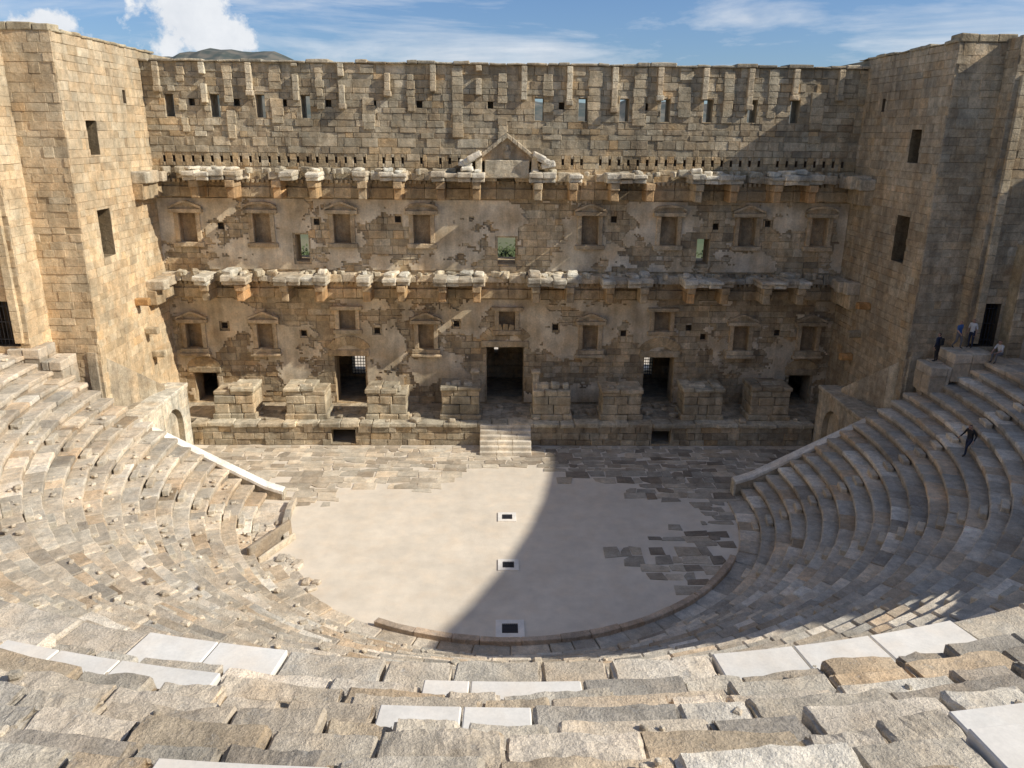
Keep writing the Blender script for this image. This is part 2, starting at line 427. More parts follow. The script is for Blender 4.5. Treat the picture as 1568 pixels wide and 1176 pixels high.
for i in range(40):
    ph=math.radians(R.uniform(-85,-45)); p=pol(R.uniform(11.2,12.9),ph,0); s=R.uniform(.08,.3); rbox(mb,p.x-s,p.x+s,p.y-s*.7,p.y+s*.7,0,s*.7,var((.42,.38,.32),.2),amp=.05,rot=Matrix.Rotation(R.uniform(0,3),3,'Z'))
rt=Matrix.Rotation(math.radians(-24),3,'Z')
rbox(mb,-11.35,-11.15,31.6,34.6,0,.85,(.26,.225,.18),amp=.03,rot=rt); rbox(mb,-10.95,-10.8,31.6,34.2,0,.35,(.45,.41,.34),amp=.03,rot=rt)
mb.build('orchestra_kerb',[M_seat,M_marble],cav)
for sx in (-1,1):
    e=empty('parapet_wall')
    mb=MB()
    XS=12.0 if sx<0 else 12.5; XE=19.6; cb=.55 if sx<0 else .92
    x=XS
    def ct(x): return cb+.50*max(0,(min(x,XE)-XS-.4))
    while x<XE+1:
        x1=min(XE+1,x+R.uniform(1.5,2.6))
        if XE+1-x1<.3: x1=XE+1
        a0,a1=x,x1
        def fm(a,b_,c,a0=a0,a1=a1):
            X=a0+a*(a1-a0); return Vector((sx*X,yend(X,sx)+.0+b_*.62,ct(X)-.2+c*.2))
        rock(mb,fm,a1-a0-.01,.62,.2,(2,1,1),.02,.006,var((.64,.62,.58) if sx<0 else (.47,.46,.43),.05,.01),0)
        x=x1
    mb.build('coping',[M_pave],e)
    mb=MB()
    X=XS+.05
    while X<XE+1:
        X1=min(XE+1,X+1.0)
        zt=ct(X)-.2; zt1=ct(X1)-.2; ya=yend(X,sx); yb=yend(X1,sx)
        mb.face([(sx*X,ya+.06,-.02),(sx*X1,yb+.06,-.02),(sx*X1,yb+.06,zt1),(sx*X,ya+.06,zt)],(.4,.36,.3))
        mb.face([(sx*X,ya+.56,-.02),(sx*X1,yb+.56,-.02),(sx*X1,yb+.56,zt1),(sx*X,ya+.56,zt)],(.4,.36,.3))
        X=X1
        if X>=XE+.99: break
    box(mb,min(sx*(XS-.05),sx*(XS+.06)),max(sx*(XS-.05),sx*(XS+.06)),yend(XS,sx)+.02,yend(XS,sx)+.6,-.02,cb-.05,(.5,.48,.43))
    mb.build('end_wall',[M_wall],e)
    e=empty('parodos_passage'); mb=MB()
    xi=sx*19.6; xo=sx*21.75; y0,y1=39.9,46.0; zt=3.9
    ya,yb=42.3,44.9; zc=1.9; rr=(yb-ya)/2
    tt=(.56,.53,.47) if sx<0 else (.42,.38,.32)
    arc=[(ya,0)]+[( (ya+yb)/2-rr*math.cos(t*math.pi/10), zc+rr*math.sin(t*math.pi/10)) for t in range(11)]+[(yb,0)]
    for i in range(len(arc)-1):
        (p,q),(p2,q2)=arc[i],arc[i+1]
        if i in(0,len(arc)-2):
            mb.face([(xi,p,q),(xo,p,q),(xo,p2,q2),(xi,p2,q2)],(.3,.27,.22)); continue
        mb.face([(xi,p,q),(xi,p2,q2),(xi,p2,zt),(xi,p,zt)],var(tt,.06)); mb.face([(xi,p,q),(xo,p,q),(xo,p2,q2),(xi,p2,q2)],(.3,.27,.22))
    mb.face([(xi+sx*.35,ya,0),(xi+sx*.35,yb,0),(xi+sx*.35,yb,zt-.3),(xi+sx*.35,ya,zt-.3)],mix(tt,(.3,.26,.2),.3))
    for (a,b_) in ((y0,ya),(yb,y1)):
        z=0
        while z<zt-.1:
            h=min(.55,zt-z); u=a
            while u<b_-.01:
                w=min(R.uniform(.6,1.2),b_-u); 
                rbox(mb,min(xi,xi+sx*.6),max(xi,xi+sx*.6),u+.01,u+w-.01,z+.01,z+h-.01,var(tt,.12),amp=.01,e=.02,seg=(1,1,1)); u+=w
            z+=h
    mb.face([(xi,y1,0),(xo,y1,0),(xo,y1,zt),(xi,y1,zt)],tt)
    y=38.9
    while y<y1:
        w=min(R.uniform(.8,1.5),y1-y+.05); rbox(mb,min(xi-sx*.08,xi+sx*1.2),max(xi-sx*.08,xi+sx*1.2),y+.01,y+w-.01,zt,zt+.25,var(tt,.15),amp=.02,seg=(1,1,1))
        rbox(mb,min(xi+sx*1.2,xo),max(xi+sx*1.2,xo),y+.01,y+w-.01,zt-.05,zt+.2,var((.38,.34,.28),.15),amp=.03,seg=(1,1,1)); y+=w
    mb.build('vaulted_wall',[M_wall],e)
    mb=MB()
    A=Vector((sx*22.0,40.4,0));B=Vector((sx*20.4,44.6,0)); n_=7
    for i in range(n_):
        p=A.lerp(B,i/n_); q=A.lerp(B,(i+1)/n_); za=7.6-3.2*i/n_; zb=7.6-3.2*(i+1)/n_
        def fm(a,b_,c,p=p,q=q,za=za,zb=zb):
            w=p.lerp(q,a); top=za+(zb-za)*a
            return Vector((w.x+sx*(b_*.5-.1),w.y,4.0+(top-4.0)*c))
        rock(mb,fm,.6,.5,2,(1,1,3),.03,.03,var((.40,.35,.28),.15))
    mb.build('stair_wall',[M_wall],e)
# ------------------------------------------------------------------ stage building
sb=empty('stage_building')
WX=21.7
holes=[]
def H(xc,w,z0,z1,d=None,*t): holes.append((xc-w/2+WX,xc+w/2+WX,z0,z1,d)+t)
H(0,2.45,1.5,5.45); 
for s in(-1,1):
    H(s*10.3,2.0,1.5,4.8); H(s*19.9,1.45,1.5,3.6)
H(-12.9,.85,11.0,12.7); H(.05,1.15,10.9,12.6); H(12.6,.8,11.0,12.6)
winx=[-20.2,-17.5,-14.8,-12.1,1.95,4.6,7.1,9.6,12.2,14.9,17.5]
for x in winx: H(x,.55,19.65,20.95)
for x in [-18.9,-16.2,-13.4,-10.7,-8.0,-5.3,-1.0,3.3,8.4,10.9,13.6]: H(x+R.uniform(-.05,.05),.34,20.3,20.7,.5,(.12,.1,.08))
x=-20.9
while x<21:
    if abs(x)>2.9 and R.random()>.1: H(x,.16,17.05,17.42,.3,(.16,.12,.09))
    x+=.58
NU_=[(s*a) for a in (5.3,10.3,15.3,19.9) for s in (-1,1)]
for x in NU_: H(x,1.05,12.2,14.0,.42,(.35,.275,.19))
NL_hi=[0.1,-10.3,10.3]; NL_lo=[-20.3,-15.7,-5.2,5.6,15.6,20.1]
for x in NL_hi: H(x,1.05,6.6,7.9,.42,(.35,.275,.19))
for x in NL_lo: H(x,1.0,5.3,7.0,.42,(.35,.275,.19))
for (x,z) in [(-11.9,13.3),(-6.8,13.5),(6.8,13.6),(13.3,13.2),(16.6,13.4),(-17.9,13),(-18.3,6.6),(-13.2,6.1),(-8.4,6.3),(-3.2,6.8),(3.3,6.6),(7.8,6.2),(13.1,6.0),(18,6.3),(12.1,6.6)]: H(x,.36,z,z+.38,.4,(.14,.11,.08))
def wt(u,v):
    x=u-WX
    if v>17.5: t=mix((.35,.30,.23),(.27,.24,.19),.5+.6*noise.noise(Vector((x*.3,v*.3,0))))
    elif v>15: t=(.36,.29,.20)
    elif v>9: t=(.41,.34,.245)
    else: t=(.38,.31,.22)
    return t
mb=MB()
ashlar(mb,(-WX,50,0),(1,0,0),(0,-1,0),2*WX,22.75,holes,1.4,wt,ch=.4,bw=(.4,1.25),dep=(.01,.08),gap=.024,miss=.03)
x=-WX
while x<WX:
    w=R.uniform(.6,1.7)
    rbox(mb,x+.01,min(WX,x+w)-.01,49.75+R.uniform(-.05,.05),51.45,22.75,22.75+R.uniform(.08,.24),var((.31,.28,.23),.2),amp=.05,seg=(2,1,1)); x+=w
mb.build('front_wall',[M_wall],sb)
mb=MB()
k=0; x=-20.75
while x<21:
    lit=var((.45,.395,.31),.1)
    z0=20.9+R.uniform(-.5,.5)
    z=z0
    while z<22.7:
        h=min(R.uniform(.35,.6),22.72-z)
        if R.random()>.1: rbox(mb,x-.17,x+.17,49.70,49.99,z,z+h-.01,var(lit,.12),amp=.02,e=.025,seg=(1,1,1))
        z+=h
    wd=R.uniform(.4,.85)
    z=18.3+R.uniform(0,2.4)
    while z<22.6:
        h=min(R.uniform(.35,.5),22.7-z)
        if R.random()>.2: rbox(mb,x+1.15+R.uniform(-.05,.05),x+1.15+wd+R.uniform(-.06,.06),49.85+R.uniform(0,.04),49.99,z,z+h-.01,var((.35,.305,.235),.2),amp=.025,e=.025,seg=(1,1,1))
        z+=h
    if R.random()<.6: rbox(mb,x-.22,x+.24,49.6,49.99,z0-.33,z0-.02,var((.38,.33,.26),.15),amp=.03,seg=(1,1,1))
    x+=2.72; k+=1
mb.build('mast_supports',[M_wall],sb)
mb=MB()
def plaster(z0,z1,thr,seed,tints,c=.14):
    nx=int(2*WX/c); nz=int((z1-z0)/c)
    keep={}
    for i in range(nx):
        for j in range(nz):
            x=-WX+(i+.5)*c; z=z0+(j+.5)*c
            nn=noise.fractal(Vector((x*.33+seed,z*.45,seed)),.7,2.2,5)
            if nn<thr: continue
            u=x+WX
            if any(h[0]-.12<u<h[1]+.12 and h[2]-.12<z<h[3]+.12 for h in holes): continue
            keep[(i,j)]=nn
    def off(i,j): 
        x=-WX+i*c; z=z0+j*c
        return 49.893+noise.noise(Vector((x*1.2,z*1.2,seed)))*.008
    for (i,j),nn in keep.items():
        x=-WX+i*c; z=z0+j*c
        tt=mix(tints[0],tints[1],min(1,max(0,.5+1.3*noise.noise(Vector((x*.5,z*.7,seed+9)))))); 
        tt=var(tt,.03,.01)
        P=[(x,off(i,j),z),(x+c,off(i+1,j),z),(x+c,off(i+1,j+1),z+c),(x,off(i,j+1),z+c)]
        mb.face(P,tt)
        for (di,dj,a,b_) in ((-1,0,0,3),(1,0,1,2),(0,-1,0,1),(0,1,3,2)):
            if (i+di,j+dj) not in keep:
                A,B=P[a],P[b_]; mb.face([A,B,(B[0],49.99,B[2]),(A[0],49.99,A[2])],mix(tt,(.2,.15,.1),.4))
plaster(10.5,14.9,-.05,3.3,((.43,.36,.265),(.56,.505,.42)),.11)
plaster(1.6,8.7,.02,21.7,((.42,.35,.255),(.53,.47,.38)),.11)
mb.build('plaster',[M_plas],sb)
def frame(mb,x,w,z0,z1,kind,t,sill=False):
    y=50; 
    for s in(-1,1):
        xx=x+s*(w/2+.14); rbox(mb,xx-.14,xx+.14,y-.2,y-.0,z0,z1,var(t,.1),amp=.015,e=.02,seg=(1,1,2))
    rbox(mb,x-w/2-.5,x+w/2+.5,y-.42,y,z1+.02,z1+.26,var(t,.1),amp=.03,e=.03,seg=(3,1,1))
    rbox(mb,x-w/2-.42,x+w/2+.42,y-.28,y,z0-.3,z0-.02,var(t,.15),amp=.03,e=.03,seg=(3,1,1))
    if sill:
        rbox(mb,x-w/2-.5,x+w/2+.5,y-.5,y,z0-.5,z0-.3,var(t,.15),amp=.03,seg=(3,1,1))
    hw=w/2+.5; zb=z1+.27; hh=.42
    n=9
    if kind==2: return
    pts=[]
    for i in range(n+1):
        a=-1+2*i/n
        zz=(1-abs(a))*hh if kind==0 else math.sqrt(max(0,1-a*a*.96))*hh*.8
        pts.append((x+a*hw,zb+zz))
    for i in range(n):
        (a,za),(b_,zb_)=pts[i],pts[i+1]
        mb.face([(a,y-.22,zb-.02),(b_,y-.22,zb-.02),(b_,y-.22,zb_),(a,y-.22,za)],var(t,.1))
        mb.face([(a,y-.42,za+.12),(b_,y-.42,zb_+.12),(b_,y-.42,zb_-.02),(a,y-.42,za-.02)],var(t,.1))
        mb.face([(a,y-.42,za+.12),(b_,y-.42,zb_+.12),(b_,y,zb_+.12),(a,y,za+.12)],var(mix(t,(.5,.46,.4),.3),.1))
        mb.face([(a,y-.42,za-.02),(b_,y-.42,zb_-.02),(b_,y-.2,zb_-.02),(a,y-.2,za-.02)],t)
mb=MB(); ft=(.42,.345,.25)
for i,x in enumerate(sorted(NU_)): frame(mb,x,1.05,12.2,14.0,i%2,ft)
for i,x in enumerate(sorted(NL_lo)): frame(mb,x,1.0,5.3,7.0,0,ft,True)
for x in NL_hi: frame(mb,x,1.05,6.6,7.9,2,ft)
for (x,w,z1) in ((0,2.45,5.45),(-10.3,2.0,4.8),(10.3,2.0,4.8),(-19.9,1.45,3.6),(19.9,1.45,3.6)):
    rbox(mb,x-w/2-.35,x+w/2+.35,49.8,50.05,z1,z1+.42,var((.37,.30,.21),.1),amp=.02,seg=(3,1,1))
    n=9; rr=w*.62
    for i in range(n):
        a=math.radians(25+130*(i+.5)/n); c=Vector((x-rr*math.cos(a),49.87,z1+.1+rr*.75*math.sin(a)))
        rbox(mb,c.x-.17,c.x+.17,49.84,50.0,c.z-.32,c.z+.32,var((.40,.31,.2),.15),amp=.015,e=.02,seg=(1,1,1),rot=Matrix.Rotation(a-math.pi/2,3,'Y'))
mb.build('niches_and_lintels',[M_wall],sb)
ress=[-17.6,-12.7,-7.6,-2.9,2.95,7.6,12.7,17.5]
mb=MB()
orange=(.44,.26,.12); lt=(.54,.515,.46)
def entab(z0,ztop,yb,yr,w,keep,miss):
    hA=(ztop-z0)
    x=-WX
    while x<WX:
        L=min(R.uniform(.8,1.8),WX-x)
        if L<.1: break
        t=var((.38,.305,.21),.18)
        rbox(mb,x,x+L-.01,yb+.25,50,z0,z0+hA*.38,t,amp=.03,e=.03,seg=(2,1,1))
        rbox(mb,x,x+L-.01,yb+.38,50,z0+hA*.38,z0+hA*.68,var(t,.12),amp=.03,e=.03,seg=(2,1,1))
        near=min(abs(x+L/2-c) for c in ress)
        if R.random()>(miss if near<1.6 else miss*3):
            pr=R.uniform(0,.25)
            rbox(mb,x,x+L-.01,yb-.1+pr,50,z0+hA*.68,z0+hA*R.uniform(.9,1.02),var(mix(t,lt,R.choice((.1,.3,.6))),.15),amp=.05,e=.05,seg=(3,2,1))
        x+=L
    x=-WX+.1
    while x<WX-.1:
        if R.random()>.12: box(mb,x,x+.15,yb+.12,yb+.4,z0+hA*.55,z0+hA*.67,var((.36,.29,.2),.2))
        x+=.3
    for c in ress:
        for s in(-1,1):
            xx=c+s*(w/2-.28)
            o=var(orange,.25,.1) if R.random()<.7 else var((.4,.33,.24),.2)
            rbox(mb,xx-.24,xx+.24,yr+.3,yb+.3,z0+.02,z0+hA*.42,mix((.36,.29,.2),o,.55),amp=.03,e=.05,seg=(1,2,1))
            rbox(mb,xx-.27,xx+.27,yr+.12,yb+.4,z0+hA*.42,z0+hA*.68,mix((.38,.31,.22),o,.3),amp=.03,e=.05,seg=(1,2,1))
        nseg=4; ws=(w+.5)/nseg
        for i in range(nseg):
            if R.random()>keep: continue
            a=c-(w+.5)/2+i*ws
            pr=R.uniform(0,.4); zt=ztop+R.uniform(-.08,.12)
            t=var(mix((.40,.35,.28),lt,R.uniform(.2,1)),.15,.01)
            rt=Matrix.Rotation(R.uniform(-.05,.05),3,'Y')@Matrix.Rotation(R.uniform(-.03,.03),3,'X')
            rbox(mb,a,a+ws-.02,yr-.12+pr,yb+.4,z0+hA*.68+.01,z0+hA*.84,var(t,.1),amp=.05,e=.05,seg=(2,2,1),rot=rt)
            rbox(mb,a-.03,a+ws+.02,yr-.3+pr,yb+.5,z0+hA*.84,zt,t,amp=.06,e=.06,seg=(2,3,1),rot=rt)
            if R.random()<.5:
                s=R.uniform(.25,.5); rbox(mb,a+.1,a+.1+s*1.5,yr+R.uniform(.2,.8),yr+1.2+s,zt,zt+s*.6,var(lt,.15),amp=.09,e=.09,seg=(2,2,1),rot=Matrix.Rotation(R.uniform(-.3,.3),3,'Z'))
entab(15.0,16.6,49.4,48.0,2.7,.88,.14)
entab(8.75,10.3,49.35,47.9,2.7,.9,.16)
for z,yb in ((16.6,49.3),(10.3,49.2)):
    for i in range(90):
        x=R.uniform(-21,21); s=R.uniform(.1,.34); y=R.uniform(yb+.1,49.7)
        rbox(mb,x-s,x+s,y-s*.6,y+s*.6,z-.15,z+s*.7,var((.40,.36,.29),.25),amp=s*.3,e=.06,seg=(1,1,1),rot=Matrix.Rotation(R.uniform(0,3),3,'Z'))
for sx in(-1,1):
    for (z0,zt) in ((15.0,16.6),(8.75,10.3)):
        y=46.9
        while y<49.2:
            L=R.uniform(.6,1.1); a,b_=(sx*WX,sx*(WX-R.uniform(.7,1.2)))
            rbox(mb,min(a,b_),max(a,b_),y,y+L-.02,z0+.9,zt+R.uniform(-.1,.1),var(mix((.4,.34,.26),lt,.3),.2),amp=.06,e=.06)
            rbox(mb,min(a,sx*(WX-.6)),max(a,sx*(WX-.6)),y,y+L-.02,z0,z0+.9,var((.38,.31,.22),.2),amp=.04,e=.05); y+=L
    for (y,z) in ((45.2,9.1),(45.9,7.2),(46.5,5.6)):
        rbox(mb,min(sx*WX,sx*(WX-.8)),max(sx*WX,sx*(WX-.8)),y,y+.4,z,z+.4,var(orange if R.random()<.4 else (.42,.36,.27),.2),amp=.05,e=.06)
mb.build('entablatures',[M_wall],sb)
mb=MB(); pz=17.1; t=(.40,.35,.275)
rbox(mb,-1.35,1.35,48.85,49.95,16.3,pz+.25,var(t,.1),amp=.04,e=.05)
n=10
for i in range(n):
    a=-1+2*i/n; b_=-1+2*(i+1)/n; za=(1-abs(a))*1.15; zb=(1-abs(b_))*1.15
    X0,X1=a*1.5,b_*1.5
    mb.face([(X0,49.15,pz+.2),(X1,49.15,pz+.2),(X1,49.15,pz+.45+zb),(X0,49.15,pz+.45+za)],var((.38,.31,.23),.1))
    c0=Vector((X0,0,pz+.45+za)); c1=Vector((X1,0,pz+.45+zb))
    def fm(x,y,z,c0=c0,c1=c1):
        p=c0.lerp(c1,x); return Vector((p.x,48.75+y*1.2,p.z-.05+z*.28))
    rock(mb,fm,.4,1.2,.28,(1,2,1),.04,.04,var(t,.12),bottom=True)
rbox(mb,-.22,.22,48.98,49.2,pz+.3,pz+.85,(.42,.36,.28),amp=.05,e=.12,seg=(2,1,3)); rbox(mb,-.13,.13,48.95,49.2,pz+.82,pz+1.12,(.42,.36,.28),amp=.03,e=.1,seg=(2,2,2))
for s in(-1,1):
    for q in range(3):
        rt=Matrix.Rotation(s*(.45 if q<2 else -.2),3,'Y')
        xx=s*(1.95+.28*q); rbox(mb,xx-.42,xx+.42,48.5+.1*q,49.8,pz-.15+.25*(2-q)*.9,pz+.2+.25*(2-q)*.9,var((.52,.50,.46),.12),amp=.08,e=.08,rot=rt)
    rbox(mb,s*1.7-.2,s*1.7+.2,48.9,49.9,pz-.5,pz+.75,var((.48,.42,.33),.1),amp=.06,e=.07)
mb.build('gable',[M_wall],sb)
mb=MB()
ph=[(-10.2-.75+19.6,-10.2+.75+19.6,.12,1.05,None),(9.9-.6+19.6,9.9+.6+19.6,.12,1.0,None)]
ashlar(mb,(-19.6,46.1,0),(1,0,0),(0,-1,0),39.2,1.45,ph,.6,lambda u,v:(.33,.285,.22),ch=.4,bw=(.5,1.3),dep=(.02,.12),gap=.03,top=False)
x=-19.6
while x<19.6:
    w=min(R.uniform(.8,1.7),19.6-x)
    rbox(mb,x,x+w-.015,45.9+R.uniform(-.05,.12),46.9,1.25,1.52+R.uniform(-.03,.03),var((.42,.38,.31),.2),amp=.06,e=.05,seg=(3,2,1)); x+=w
y=46.85
while y<50:
    x=-21.7
    while x<21.7:
        w=min(R.uniform(.7,1.4),21.7-x)
        if w<.1: break
        box(mb,x,x+w-.02,y,y+.78,1.3,1.49+R.uniform(-.02,.02),var((.36,.32,.26),.2)); x+=w
    y+=.8
box(mb,-21.7,21.7,50.0,56,1.2,1.47,(.3,.26,.2))
box(mb,-21.7,21.7,51.42,55.98,10.0,10.3,(.3,.25,.18)); box(mb,-21.7,21.7,51.42,55.98,9.4,9.98,(.25,.2,.15))  # second line: unseen slab added between the walls to keep the doorways dark
mb.build('stage_podium',[M_wall],sb)
mb=MB()
for c in (-17.1,-12.6,-7.5,-2.85,2.95,7.4,12.6,16.9):
    w=1.25 if abs(c)>3 else 1.2; y0=46.75
    hgt=3.75+R.uniform(-.25,.12); t=(.36,.315,.245)
    for (a,b_,ex) in ((1.5,1.85,.12),(1.87,2.5,0),(2.52,3.05,0),(3.07,hgt-.3,.0),(hgt-.29,hgt,.10)):
        nn_=R.choice((2,3))
        cs=[c-w-ex]+sorted(c+R.uniform(-.25,.25)+(i-(nn_-2)/2)*w*.8 for i in range(nn_-1))+[c+w+ex]
        for p,q in zip(cs,cs[1:]):
            if b_>=hgt-.01 and R.random()<.22: continue
            dd=R.uniform(-.04,.04); rbox(mb,p+.008,q-.008,y0-ex+dd,y0+1.85,a,b_+(R.uniform(-.1,.03) if b_>=hgt-.01 else 0),var(t,.2,.05),amp=.045,e=.05)
    for i in range(4):
        s=R.uniform(.12,.32); xx=c+R.uniform(-.9,.9); rbox(mb,xx-s,xx+s,y0+.3,y0+.3+s*2,hgt-.3,hgt+s*.3,var((.42,.38,.31),.2),amp=.06,e=.06)
for x in (-1.95,2.0):
    rbox(mb,x-.32,x+.32,48.2,48.85,1.5,1.9,var((.42,.38,.3),.1),amp=.02)
    rbox(mb,x-.22,x+.22,48.3,48.75,1.9,4.1,var((.45,.40,.32),.1),amp=.02,seg=(1,1,5))
    rbox(mb,x-.3,x+.3,48.2,48.85,4.1,4.3,var((.45,.40,.32),.1),amp=.03)
for i in range(60):
    x=R.uniform(-19,19); s=R.uniform(.1,.3); y=R.uniform(46.3,49.5); rbox(mb,x-s,x+s,y-s,y+s,1.5,1.5+s,var((.4,.35,.28),.2),amp=.07,e=.06,seg=(1,1,1),rot=Matrix.Rotation(R.uniform(0,3),3,'Z'))
mb.build('column_pedestals',[M_wall],sb)
st=empty('stage_stairs'); mb=MB()
for i in range(6):
    y0=44.35+.3*i
    c1=R.uniform(-.7,-.2);c2=R.uniform(.3,.8)
    for (p,q) in ((-1.6,c1),(c1,c2),(c2,1.6)): rbox(mb,p+.005,q-.005,y0,46.1,.24*i+.0,.24*(i+1),var((.50,.465,.40),.1,.01),amp=.012,e=.03,seg=(2,1,1))
mb.build('steps',[M_pave],st)
mb=MB()
rh=[(-11.3+WX,-9.8+WX,1.75,3.6,None),(9.9+WX,11.1+WX,1.75,3.6,None),(-.75+WX,-.45+WX,3.3,3.8,None),(-15.6+WX,-13.2+WX,10.3,13.3,None),(-1.1+WX,1.1+WX,10.3,13.2,None),(13.2+WX,15.4+WX,10.3,13.3,None)]
ashlar(mb,(-WX,56,0),(1,0,0),(0,-1,0),2*WX,18.6,rh,1.2,wt,ch=.6,bw=(.9,1.8))
mb.build('rear_wall',[M_wall],sb)
mb=MB()
for (x0,x1) in ((-11.3,-9.8),(9.9,11.1)):
    n=7
    for i in range(n+1):
        x=x0+(x1-x0)*i/n; box(mb,x-.02,x+.02,55.9,55.94,1.75,3.6,(.1,.1,.1))
    for i in range(9):
        z=1.75+1.85*i/8; box(mb,x0,x1,55.86,55.9,z-.02,z+.02,(.1,.1,.1))
mb.build('window_lattice',[M_iron],sb)
g=MB(); g.face([(-45,57.3,.01),(45,57.3,.01),(45,72,.01),(-45,72,.01)],(.55,.5,.42)); g.build('gravel_yard',[M_sand])
# ------------------------------------------------------------------ towers
for sx in(-1,1):
    tw=empty('stone_tower'); mb=MB()
    yf=40.5; yf2=38.6 if sx<0 else 39.5; xa=WX; xb=24.1; xc=38.
    def tt(u,v): 
        k=noise.noise(Vector((u*.4,v*.25,sx*5)))
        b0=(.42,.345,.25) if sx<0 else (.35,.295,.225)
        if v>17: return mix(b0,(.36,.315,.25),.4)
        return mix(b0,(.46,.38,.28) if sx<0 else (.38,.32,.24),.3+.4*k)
    hs=[(42.4-yf,43.8-yf,12.3,14.8,None,(.16,.13,.09)),(42.6-yf,43.7-yf,17.6,19.3,None,(.16,.13,.09)),(47.2-yf,47.6-yf,20.3,21.0,.6,(.15,.12,.09))]  # opening reveals tinted dark, interior shade painted into the stone
    kw=dict(ch=.4,dep=(.01,.05),gap=.016,back=False,tv=.09,odd=.6)
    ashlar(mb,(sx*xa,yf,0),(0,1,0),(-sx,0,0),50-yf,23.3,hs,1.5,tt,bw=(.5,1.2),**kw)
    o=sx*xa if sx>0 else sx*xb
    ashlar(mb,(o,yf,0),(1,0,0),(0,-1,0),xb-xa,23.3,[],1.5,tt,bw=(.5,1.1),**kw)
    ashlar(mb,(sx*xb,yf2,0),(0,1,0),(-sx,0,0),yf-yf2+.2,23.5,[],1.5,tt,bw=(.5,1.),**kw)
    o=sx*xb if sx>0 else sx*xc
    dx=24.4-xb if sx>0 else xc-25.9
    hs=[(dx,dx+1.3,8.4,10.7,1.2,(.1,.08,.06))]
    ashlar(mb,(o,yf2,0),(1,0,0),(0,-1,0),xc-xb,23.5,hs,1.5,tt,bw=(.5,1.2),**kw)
    if sx>0:
        ashlar(mb,(25.9,yf2-.8,0),(1,0,0),(0,-1,0),xc-25.9,13.8,[],1.,tt,ch=.4,back=False,top=False)
        box(mb,25.9,xc,yf2-.8,yf2,13.5,13.8,(.35,.3,.22)); box(mb,25.88,25.92,yf2-.8,yf2,0,13.5,(.33,.28,.2))
    z=8.6
    while z<21.5:
        h=R.uniform(.4,.6); rbox(mb,min(sx*24.35,sx*24.75),max(sx*24.35,sx*24.75),yf2-.22,yf2,z,z+h-.01,var((.46,.39,.29),.1),amp=.012,e=.02,seg=(1,1,1)); z+=h
    t=(.3,.26,.2)
    X0,X1=sorted((sx*(xa+.02),sx*xc)); 
    mb.face([(X0,yf+.02,23.28),(X1,yf+.02,23.28),(X1,58,23.28),(X0,58,23.28)],t)
    X2,X3=sorted((sx*(xb+.02),sx*xc)); mb.face([(X2,yf2,23.48),(X3,yf2,23.48),(X3,yf+.2,23.48),(X2,yf+.2,23.48)],t)
    mb.face([(X0,58,0),(X1,58,0),(X1,58,23.28),(X0,58,23.28)],t)
    mb.face([(sx*xc,yf2,0),(sx*xc,58,0),(sx*xc,58,23.28),(sx*xc,yf2,23.28)],t)
    mb.face([(sx*xa,50,0),(sx*xa,58,0),(sx*xa,58,23.28),(sx*xa,50,23.28)],t)
    y=yf
    while y<51:
        w=R.uniform(.7,1.4); rbox(mb,min(sx*(xa-.1),sx*(xa+.9)),max(sx*(xa-.1),sx*(xa+.9)),y,y+w-.02,23.3,23.3+R.uniform(.05,.18),var((.33,.29,.22),.15),amp=.05,seg=(1,2,1)); y+=w
    x=xa
    while x<xc:
        w=R.uniform(.7,1.4); yy=yf if x<xb-.3 else yf2; rbox(mb,min(sx*x,sx*(x+w-.02)),max(sx*x,sx*(x+w-.02)),yy-.08,yy+.9,23.5 if x>=xb-.3 else 23.3,23.6+R.uniform(.0,.1),var((.34,.30,.23),.15),amp=.04,seg=(2,1,1)); x+=w
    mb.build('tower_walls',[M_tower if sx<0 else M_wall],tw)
    gt=MB(); gx=24.4 if sx>0 else -25.9
    for i in range(8): xx=gx+1.3*i/7; box(gt,xx-.018,xx+.018,yf2+.3,yf2+.33,8.4,10.7,(.05,.05,.05))
    for z in (8.7,9.6,10.4): box(gt,gx,gx+1.3,yf2+.27,yf2+.3,z-.02,z+.02,(.05,.05,.05))
    gt.build('iron_gate_bars',[M_iron],tw)
